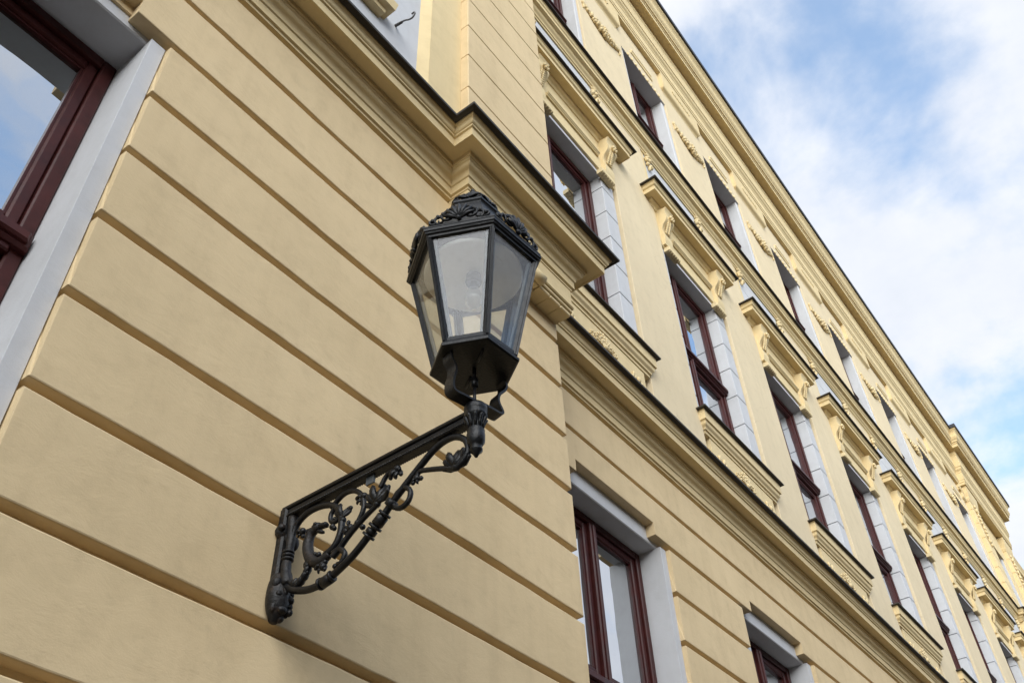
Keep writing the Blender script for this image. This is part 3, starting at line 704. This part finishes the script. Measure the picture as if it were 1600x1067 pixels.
# ------------------------------------------------------------------ iron hook on the white panel
g = G()
g.tube(spline([(1.792, 2.012, 5.10), (1.790, 1.96, 5.085), (1.787, 1.915, 5.055), (1.784, 1.885, 5.022), (1.782, 1.855, 5.005), (1.781, 1.836, 5.025), (1.782, 1.842, 5.055), (1.783, 1.862, 5.06)], 5), 0.0052, 7)
g.tube([(1.792, 2.01, 5.10), (1.7915, 1.975, 5.088), (1.790, 1.945, 5.074)], [0.010, 0.009, 0.008], 7)
g.build('wall_hook', M_RUST, None, label='small grey iron hook sticking out of the white panel above the cornice', cat='hook')

# ------------------------------------------------------------------ the wall lantern
LX, LY = 1.553, 1.243
lan = empty('wall_lantern', (LX, 1.98, 1.27+CZ), 'black cast iron hexagonal lantern on a scrolled wall bracket', 'lantern')
BX = 1.555
def yz(pts, x=BX): return [(x, a, b) for a, b in pts]
# horizontal bar
g = G(); g.box(BX-0.0165, BX+0.0165, 1.25, 2.0, 1.634, 1.646); g.box(BX-0.010, BX+0.010, 1.25, 1.99, 1.612, 1.634); g.box(BX-0.0145, BX+0.0145, 1.255, 1.985, 1.604, 1.613)
bar = g.build('bracket_arm', M_IRON, lan, bevel=0.0025)
for s in (-1, 1):
    y = 1.275; g = G()
    while y < 1.97:
        g.blob((BX+s*0.0145, y, 1.6085), 0.004, 0.005, 0.0045, nu=5, nv=4); y += 0.0085
    g.build('beading', M_IRON, bar)
# wall post with mask
g = G()
g.box(BX-0.018, BX+0.018, 1.974, 2.002, 1.36, 1.635, 0.006)
post = g.build('wall_plate', M_IRON2, lan)
g = G(); g.tube(spline([(BX, 1.958, 1.60), (BX, 1.955, 1.55), (BX, 1.953, 1.50), (BX, 1.958, 1.44), (BX, 1.952, 1.40), (BX, 1.940, 1.365)], 4), [0.016]*4+[0.0145]*4+[0.013]*4+[0.0155]*4+[0.019]*4+[0.017], 10)
for z in (1.478, 1.466, 1.454): g.lathe(BX, 1.956, [(0.012, z-0.005), (0.0185, z-0.003), (0.0185, z+0.003), (0.012, z+0.005)], 12)
g.build('column', M_IRON2, post)
g = G()
g.blob((BX-0.004, 1.988, 1.556), 0.030, 0.022, 0.027, nu=12, nv=8); g.blob((BX-0.026, 1.974, 1.560), 0.012, 0.012, 0.012, nu=8, nv=6); g.blob((BX+0.006, 1.972, 1.535), 0.018, 0.016, 0.022, nu=8, nv=6)
g.blob((BX+0.018, 1.955, 1.515), 0.013, 0.013, 0.024, nu=8, nv=6); g.build('boss', M_IRON2, post)
g = G()
P = spline([(BX-0.003, 1.978, 1.405), (BX-0.003, 1.976, 1.375), (BX, 1.974, 1.340), (BX+0.002, 1.975, 1.305), (BX+0.002, 1.979, 1.280), (BX, 1.984, 1.262)], 4)
g.tube(P, [0.020+0.016*math.sin(min(1, i/9)*math.pi/2)-0.027*max(0, (i-9)/(len(P)-10))**1.5 for i in range(len(P))], 14)
for (dx_, y, z, a_, b_, c_2) in ((-0.022,1.962,1.372,.015,.015,.019),(0.020,1.958,1.375,.014,.013,.018),(0.0,1.944,1.352,.010,.012,.020),(-0.016,1.950,1.335,.012,.010,.010),(0.020,1.950,1.332,.014,.012,.013),(0.002,1.950,1.292,.017,.013,.011),(0.026,1.962,1.300,.012,.014,.020),(-0.020,1.966,1.300,.010,.012,.018),(0.012,1.968,1.276,.013,.013,.013)):
    g.blob((BX+dx_, y, z), a_, b_, c_2, nu=9, nv=7)
for q in range(6):
    g.blob((BX+0.030, 1.955-0.003*(q % 2), 1.385-0.018*q), 0.009, 0.013, 0.012, Matrix.Rotation(0.6, 3, 'X'), nu=7, nv=5)
for k in range(10):
    a = k/10*2*math.pi; g.blob((BX+0.004+0.016*math.cos(a), 1.951, 1.318+0.016*math.sin(a)), 0.0055, 0.006, 0.0055, nu=6, nv=4)
g.tube([(BX-0.02, 1.962, 1.372), (BX-0.02, 1.951, 1.372)], [0.013, 0.011], 10); g.build('mask', M_IRON2, post)
g = G(); g.tube([(BX-0.02, 1.9525, 1.372), (BX-0.02, 1.9495, 1.372)], 0.006, 8); g.build('screw', M_ROOF, post)
# scrolls (all in the vertical plane of the arm)
def scroll(name, pts, r0, r1=None, parent=lan, n=8):
    P = spline(yz(pts), 6); m = len(P); r1 = r0 if r1 is None else r1
    g = G(); g.tube(P, [r0+(r1-r0)*i/(m-1) for i in range(m)], n); return g.build(name, M_IRON, parent)
br = scroll('brace', [(1.945,1.365),(1.907,1.338),(1.841,1.317),(1.78,1.319),(1.731,1.335),(1.675,1.362),(1.62,1.403),(1.573,1.441),(1.542,1.471),(1.495,1.509),(1.439,1.551),(1.392,1.582),(1.351,1.594),(1.311,1.588),(1.278,1.561),(1.268,1.525),(1.281,1.497),(1.31,1.481)], 0.0112, 0.0092, n=10)
def collar(y, z, dy, dz, L, r):
    d = Vector((0, dy, dz)).normalized(); c = Vector((BX, y, z))
    g = G(); g.tube([c-d*L/2, c-d*L*0.42, c+d*L*0.42, c+d*L/2], [r*0.8, r, r, r*0.8], 12); g.build('collar', M_IRON, br)
for a in ((1.583,1.433,-.05,.041,.034,.0175),(1.566,1.447,-.05,.041,.007,.020),(1.600,1.419,-.05,.041,.008,.021),(1.613,1.409,-.05,.041,.016,.0165),(1.623,1.400,-.05,.041,.007,.020),(1.775,1.319,-.06,.01,.036,.0165),(1.797,1.317,-.06,.0,.008,.018),(1.755,1.325,-.06,.02,.008,.0175),(1.543,1.471,-.05,.041,.022,.018)): collar(*a)
def ring(name, y, z, R_, r, parent):
    P = [(BX, y+R_*math.cos(k/20*2*math.pi), z+R_*math.sin(k/20*2*math.pi)) for k in range(21)]
    g = G(); g.tube(P, r, 8, caps=False); return g.build(name, M_IRON, parent)
ring('ring', 1.503, 1.472, 0.031, 0.008, br)
scroll('scroll', [(1.958,1.50),(1.951,1.522),(1.935,1.566),(1.896,1.590),(1.839,1.590),(1.78,1.567),(1.745,1.521),(1.737,1.465),(1.755,1.422),(1.793,1.404)], 0.0092, 0.0112)
sB = scroll('scroll', [(1.79,1.560),(1.746,1.590),(1.7,1.584),(1.665,1.553),(1.652,1.511),(1.662,1.478),(1.685,1.451),(1.710,1.437)], 0.0085, 0.0075)
sC = scroll('scroll', [(1.76,1.388),(1.74,1.401),(1.7,1.436),(1.644,1.47),(1.595,1.494),(1.583,1.52)], 0.0105, 0.006)
scroll('scroll', [(1.591,1.545),(1.568,1.578),(1.529,1.582),(1.518,1.572)], 0.008, 0.006)
scroll('scroll', [(1.76,1.398),(1.735,1.402),(1.712,1.380),(1.722,1.356),(1.738,1.356)], 0.010, 0.007)
scroll('scroll', [(1.768,1.560),(1.787,1.540),(1.785,1.515),(1.765,1.505),(1.753,1.516)], 0.008, 0.006)
scroll('scroll', [(1.31,1.481),(1.357,1.503),(1.414,1.525),(1.443,1.532),(1.450,1.515),(1.438,1.508)], 0.0085, 0.006)
tl = scroll('tail_stem', [(1.932,1.375),(1.916,1.360),(1.879,1.360),(1.859,1.383),(1.856,1.412)], 0.010, 0.008)
g = G()
for y, z in ((1.905,1.358),(1.892,1.352),(1.880,1.357),(1.868,1.368),(1.860,1.382),(1.858,1.396),(1.862,1.404)):
    g.blob((BX, y, z), 0.014, 0.009, 0.017, Matrix.Rotation(0.6, 3, 'X'), nu=7, nv=5)
g.build('leaf', M_IRON, tl)
# dragon neck and head
g = G(); P = spline(yz([(1.775,1.402),(1.80,1.393),(1.828,1.396),(1.858,1.425),(1.873,1.470),(1.866,1.502),(1.845,1.515)]), 6)
m = len(P); rr = [0.011+0.0065*math.sin(min(1, i/(m*0.55))*math.pi*0.5)-0.006*max(0, (i/m-0.55)/0.45) for i in range(m)]
g.tube(P, rr, 10); dr = g.build('dragon_neck', M_IRON2, lan)
g = G()
g.blob((BX, 1.842, 1.517), 0.016, 0.020, 0.016, nu=10, nv=7); g.blob((BX, 1.818, 1.514), 0.012, 0.022, 0.009, Matrix.Rotation(0.15, 3, 'X'), nu=9, nv=6); g.blob((BX, 1.806, 1.512), 0.012, 0.009, 0.009, nu=8, nv=5)
g.blob((BX, 1.824, 1.496), 0.010, 0.018, 0.006, Matrix.Rotation(0.45, 3, 'X'), nu=9, nv=6); g.blob((BX, 1.872, 1.522), 0.007, 0.013, 0.006, nu=7, nv=5); g.blob((BX, 1.882, 1.521), 0.008, 0.007, 0.008, nu=7, nv=5)
for s in (-1, 1): g.blob((BX+s*0.013, 1.838, 1.522), 0.006, 0.008, 0.006, nu=7, nv=5)
g.build('dragon_head', M_IRON2, dr)
g = G()
for (y, z, r) in ((1.812,1.378,.011),(1.795,1.370,.012),(1.79,1.383,.009),(1.835,1.425,.008),(1.82,1.418,.009),(1.775,1.492,.010),(1.767,1.484,.008),(1.715,1.452,.011),(1.70,1.462,.008),(1.672,1.462,.010),(1.65,1.44,.009),(1.745,1.352,.009),(1.86,1.376,.008)):
    g = G(); g.blob((BX, y, z), r, r, r, nu=8, nv=6); g.build('bud', M_IRON, dr)
def leafcluster(y, z, ang, size, n, spread, parent, w=0.3):
    """lobed acanthus leaf: fleshy overlapping lobes fanning from a base point"""
    g = G(); base = Vector((BX, y, z))
    for k in range(n):
        t = (k-(n-1)/2)/max(1, (n-1)/2); a = ang + t*spread; L = size*(1-0.22*abs(t))
        d = Vector((0, math.cos(a), math.sin(a))); off = Vector((0.009*math.sin(k*2.1+1), 0, 0))
        pts = [base + (d*L + off)*u + Vector((0.006*math.sin(u*5+k), 0, 0)) for u in (0.0, 0.25, 0.5, 0.75, 0.95, 1.05)]
        wd = L*w
        g.tube(pts, [wd*0.30, wd*0.42, wd*0.55, wd*0.50, wd*0.38, wd*0.10], 8, flat=0.75)
        if k % 2 == 0: g.blob(pts[4], 0.0065, 0.0075, 0.0075, nu=6, nv=5)
    g.blob(base, 0.011, 0.012, 0.012, nu=8, nv=6)
    return g.build('leaf', M_IRON, parent)
leafcluster(1.310, 1.486, 1.55, 0.062, 7, 1.25, br, 0.40)
leafcluster(1.600, 1.494, 1.55, 0.070, 6, 1.2, sC, 0.34)
leafcluster(1.735, 1.498, 1.35, 0.056, 5, 0.85, sB, 0.34)
leafcluster(1.528, 1.582, -1.2, 0.036, 4, 0.9, bar, 0.5)
leafcluster(1.655, 1.545, -0.6, 0.030, 3, 0.6, sB, 0.4)
for (y, z, an, sz, n_) in ((1.700,1.458,0.4,.024,3),(1.800,1.378,-1.2,.026,3),(1.452,1.514,-1.9,.022,3),(1.905,1.530,-0.8,.022,3)):
    leafcluster(y, z, an, sz, n_, 0.9, br, 0.42)
# plate scrap under the arm
g = G(); g.box(BX-0.003, BX+0.003, 1.618, 1.650, 1.578, 1.606); g.build('gusset', M_LEAD, bar)
# socket
g = G(); g.lathe(BX, 1.241, [(0.004,1.486),(0.010,1.498),(0.018,1.506),(0.018,1.512),(0.012,1.517),(0.018,1.524),(0.0245,1.535),(0.0255,1.560),(0.023,1.568),(0.025,1.573),(0.020,1.580),(0.019,1.602),(0.026,1.613),(0.0315,1.620),(0.0325,1.628),(0.030,1.634),(0.0330,1.640),(0.0330,1.654),(0.030,1.659),(0.010,1.660)], 20)
sk_ = g.build('socket', M_IRON, lan)
for k in range(10):
    a = k/10*2*math.pi; g = G()
    g.tube([(BX+0.0185*math.cos(a), 1.241+0.0185*math.sin(a), 1.580), (BX+0.021*math.cos(a), 1.241+0.021*math.sin(a), 1.595), (BX+0.028*math.cos(a), 1.241+0.028*math.sin(a), 1.612), (BX+0.034*math.cos(a), 1.241+0.034*math.sin(a), 1.616)], [0.004, 0.0055, 0.006, 0.003], 6)
    g.build('leaf', M_IRON, sk_)
# two bent flat straps carrying the lantern
ex = Vector((0.98, -0.2, 0)); ey = Vector((0.2, 0.98, 0))
def strap(path, w0=0.0195):
    P = spline([(d, 0, z) for d, z in path], 5); g = G(); vs = []; th = 0.0035; m = len(P)
    for i, p in enumerate(P):
        t = (P[min(i+1, m-1)]-P[max(i-1, 0)]).normalized(); nrm = Vector((-t.z, 0, t.x))
        for a, b in ((-1, -1), (1, -1), (1, 1), (-1, 1)):
            q = p + nrm*th*b
            w = Vector((LX, LY, 0)) + ex*q.x + ey*(a*w0); vs.append((w.x, w.y, q.z))
    fs = [(i*4+j, i*4+(j+1) % 4, (i+1)*4+(j+1) % 4, (i+1)*4+j) for i in range(m-1) for j in range(4)] + [(0,1,2,3), (m*4-4, m*4-3, m*4-2, m*4-1)]
    g.add(vs, fs); return g.build('strap', M_IRON, lan)
strap([(0.0,1.664),(-0.045,1.664),(-0.078,1.664),(-0.088,1.676),(-0.087,1.706),(-0.080,1.735),(-0.082,1.757),(-0.094,1.778),(-0.098,1.799)])
strap([(0.004,1.668),(0.045,1.667),(0.080,1.666),(0.090,1.676),(0.075,1.707),(0.080,1.735),(0.100,1.760),(0.108,1.782),(0.100,1.800)])
g = G(); g.tube([(LX,LY,1.655),(LX,LY,1.735)], 0.005, 8); g.tube([(LX,LY,1.73),(LX,LY,1.762)], 0.011, 8); g.tube([(LX,LY,1.76),(LX,LY,1.80)], 0.006, 8); g.build('cable_tube', M_IRON, lan)

OFF = R(-4.2)
def hexpt(r, k, z): a = OFF + k*math.pi/3; return Vector((LX+r*math.cos(a), LY+r*math.sin(a), z))
def hexsolid(g, prof, n=6):
    vs = [hexpt(r, k, z) for r, z in prof for k in range(6)]; m = len(prof)
    fs = [(i*6+k, i*6+(k+1) % 6, (i+1)*6+(k+1) % 6, (i+1)*6+k) for i in range(m-1) for k in range(6)]
    fs += [tuple(range(6))[::-1], tuple((m-1)*6+k for k in range(6))]
    g.add(vs, fs)
def hexring(g, prof):
    vs = [hexpt(r, k, z) for r, z in prof for k in range(6)]; m = len(prof)
    g.add(vs, [(i*6+k, i*6+(k+1) % 6, ((i+1) % m)*6+(k+1) % 6, ((i+1) % m)*6+k) for i in range(m) for k in range(6)])
g = G(); hexsolid(g, [(0.126,1.800),(0.133,1.803),(0.134,1.812),(0.130,1.816),(0.122,1.830)]); g.build('base_plate', M_IRON, lan)
for k in (1, 4):
    a = hexpt(0.035, k, 1.798); b = hexpt(0.085, k, 1.798); g = G(); g.tube([a, b], 0.004, 6); g.build('slot_rib', M_IRON, lan)
ZB, ZT, RB, RT = 1.826, 2.216, 0.122, 0.2025
# glazing bars along the six edges
for k in range(6):
    g = G(); a = hexpt(RB, k, ZB); b = hexpt(RT, k, ZT); o = (hexpt(1, k, 0)-hexpt(0, k, 0)).normalized(); tn = Vector((-o.y, o.x, 0))
    def barseg(w, d0, d1):
        vs = []
        for p in (a, b):
            vs += [p+tn*w+o*d0, p+tn*w*0.8+o*d1, p-tn*w*0.8+o*d1, p-tn*w+o*d0]
        g.add(vs, [(0,1,2,3)[::-1], (4,5,6,7), (0,1,5,4), (1,2,6,5), (2,3,7,6), (3,0,4,7)])
    barseg(0.010, -0.010, 0.001); barseg(0.0045, 0.001, 0.006)
    gb = g.build('glazing_bar', M_IRON, lan)
    # pale inner putty fillets beside the bar
    g = G()
    for s in (-1, 1):
        nb = (hexpt(1, k+s, 0)-hexpt(1, k, 0)).normalized()
        vs = []
        for p in (a, b):
            q = p + nb*0.0125 - o*0.006; vs += [q-nb*0.0045, q+nb*0.0045, q+nb*0.0045-o*0.008, q-nb*0.0045-o*0.008]
        g.add(vs, [(0,1,2,3)[::-1], (4,5,6,7), (0,1,5,4), (1,2,6,5), (2,3,7,6), (3,0,4,7)])
    g.build('putty', M_LEAD, gb)
for k in range(6):
    ins = 0.006
    def q(r, kk, z): return hexpt(r-ins, kk, z)
    a, b, c, d = q(RB, k, ZB), q(RB, k+1, ZB), q(RT, k+1, ZT), q(RT, k, ZT)
    nrm = (b-a).cross(d-a).normalized()*0.003
    g = G(); g.add([a, b, c, d, a+nrm, b+nrm, c+nrm, d+nrm], [(0,1,2,3)[::-1], (4,5,6,7), (0,1,5,4), (1,2,6,5), (2,3,7,6), (3,0,4,7)])
    g.build('pane', M_LGLASS, lan)
g = G(); hexring(g, [(RB-0.010, ZB-0.002), (RB+0.004, ZB-0.002), (RB+0.003, ZB+0.012), (RB-0.008, ZB+0.012)]); g.build('bottom_rail', M_IRON, lan)
# rim cornice
g = G(); hexring(g, [(0.182,2.209),(0.207,2.207),(0.2085,2.214),(0.215,2.217),(0.2175,2.222),(0.2215,2.2245),(0.2225,2.233),(0.218,2.237),(0.220,2.240),(0.2205,2.245),(0.214,2.249),(0.190,2.250),(0.178,2.225)])
rim = g.build('rim', M_IRON, lan)
# roof
g = G(); hexsolid(g, [(0.196,2.249),(0.190,2.262),(0.150,2.330),(0.112,2.410),(0.088,2.475),(0.090,2.480),(0.095,2.486),(0.095,2.494),(0.082,2.500),(0.070,2.520),(0.045,2.560),(0.024,2.590),(0.018,2.600)]); rf = g.build('roof', M_IRON, lan)
g = G(); g.lathe(LX, LY, [(0.018,2.596),(0.012,2.604),(0.016,2.614),(0.014,2.624),(0.006,2.632),(0.008,2.640),(0.002,2.652)], 12); g.build('finial', M_IRON, rf)
# pierced crests standing on the rim
def crest(k, r, z0, L, H, parent, lean, thin=0.004, sc=1.0):
    a, b = hexpt(r, k, z0), hexpt(r, k+1, z0); mid = (a+b)/2; u = (b-a).normalized(); o = (mid-Vector((LX, LY, z0))).normalized()
    v = (Vector((0, 0, 1))*math.cos(lean) + o*math.sin(lean)).normalized()
    g = G()
    def P(x, y, dd=0.0): return mid + u*(x*L) + v*(y*H) + o*dd
    g.tube([P(-0.98, 0.03), P(0.98, 0.03)], 0.0055*sc, 6)
    def spiral(cx, cy, R0, turns, a0, s):
        pts = []
        n = 16
        for i in range(n+1):
            t = i/n; rr = R0*(1-0.80*t); an = a0 + s*turns*2*math.pi*t
            pts.append(P(cx, cy, 0.003*math.sin(t*6)) + u*(rr*math.cos(an)) + v*(rr*math.sin(an)))
        g.tube(pts, [0.0048*sc*(1-0.35*i/n) for i in range(n+1)], 6)
    for s in (-1, 1):
        spiral(s*0.36, 0.42, 0.024*sc, 1.35, math.pi/2 if s > 0 else math.pi/2, -s)
        spiral(s*0.62, 0.30, 0.019*sc, 1.3, -math.pi/2, s)
        spiral(s*0.84, 0.20, 0.013*sc, 1.25, math.pi/2, -s)
        g.tube([P(s*0.12, 0.55), P(s*0.28, 0.80, .004), P(s*0.45, 0.72), P(s*0.58, 0.55), P(s*0.74, 0.48), P(s*0.9, 0.22)], 0.0042*sc, 6)
        for q in range(5):
            g.blob(P(s*(0.2+0.16*q), 0.84-0.13*q+0.05*math.sin(q*3), 0.003), 0.0075*sc, 0.0065*sc, 0.0085*sc, nu=6, nv=5)
    for q in range(7):     # central shell
        t = (q-3)/3.0; an = math.pi/2 + t*1.15
        d = u*math.cos(an)+v*math.sin(an); base = P(0, 0.18, 0.004)
        g.tube([base, base+d*H*0.38+o*0.006, base+d*H*(0.74-0.12*abs(t))+o*0.003], [0.004*sc, 0.0075*sc, 0.005*sc], 6)
    g.blob(P(0, 0.16, 0.007), 0.012*sc, 0.008*sc, 0.010*sc)
    return g.build('crest', M_IRON, parent)
for k in range(6):
    crest(k, 0.215, 2.242, 0.100, 0.086, rim, 0.02)
    crest(k, 0.090, 2.494, 0.042, 0.075, rf, -0.42, sc=0.62)
# reflector, lamp holder and bulb
g = G(); g.lathe(LX, LY, [(0.030,2.197),(0.150,2.190),(0.158,2.196),(0.156,2.202),(0.03,2.212)], 32); rfl = g.build('reflector', M_ENAMEL, lan)
g = G(); g.lathe(LX, LY, [(0.012,2.172),(0.016,2.163),(0.024,2.162),(0.027,2.170),(0.025,2.196)], 20); g.build('lamp_holder', M_LEAD, rfl)
g = G(); g.lathe(LX, LY, [(0.002,2.052),(0.016,2.058),(0.026,2.075),(0.029,2.092),(0.025,2.112),(0.015,2.14),(0.012,2.163)], 16); g.build('bulb', M_BULB, lan)

# ------------------------------------------------------------------ house row added across the street, behind the viewer, to shade the lower facade
opp = empty('added_house_row', (6, -9.6, 0), 'plain pale terrace of houses, added unseen across the street to shade the lower facade', 'building')
g = G(); g.box(-32, 46, -16, -9.4, -CZ-0.05, 6.1); g.build('wall', M_OPP, opp)
g = G(); g.add([(-32.4,-9.0,6.0),(46.4,-9.0,6.0),(46.4,-12.7,8.5),(-32.4,-12.7,8.5),(46.4,-16.4,6.0),(-32.4,-16.4,6.0)], [(0,1,2,3),(3,2,4,5),(0,3,5),(1,4,2),(0,5,4,1)]); g.build('roof', M_TILE, opp)
g = G(); g.box(-0.5, 0.5, -9.41, -9.3, 0, 1.6); f0 = g.build('window', M_WOOD, opp)
f0.location.x = -36
for i in range(30):
    for z in (0.2, 3.2):
        if i == 0 and z == 0.2: continue
        c = f0.copy(); COL.objects.link(c); c.parent = opp; c.location.x = -36+i*2.5; c.location.z = f0.location.z + z
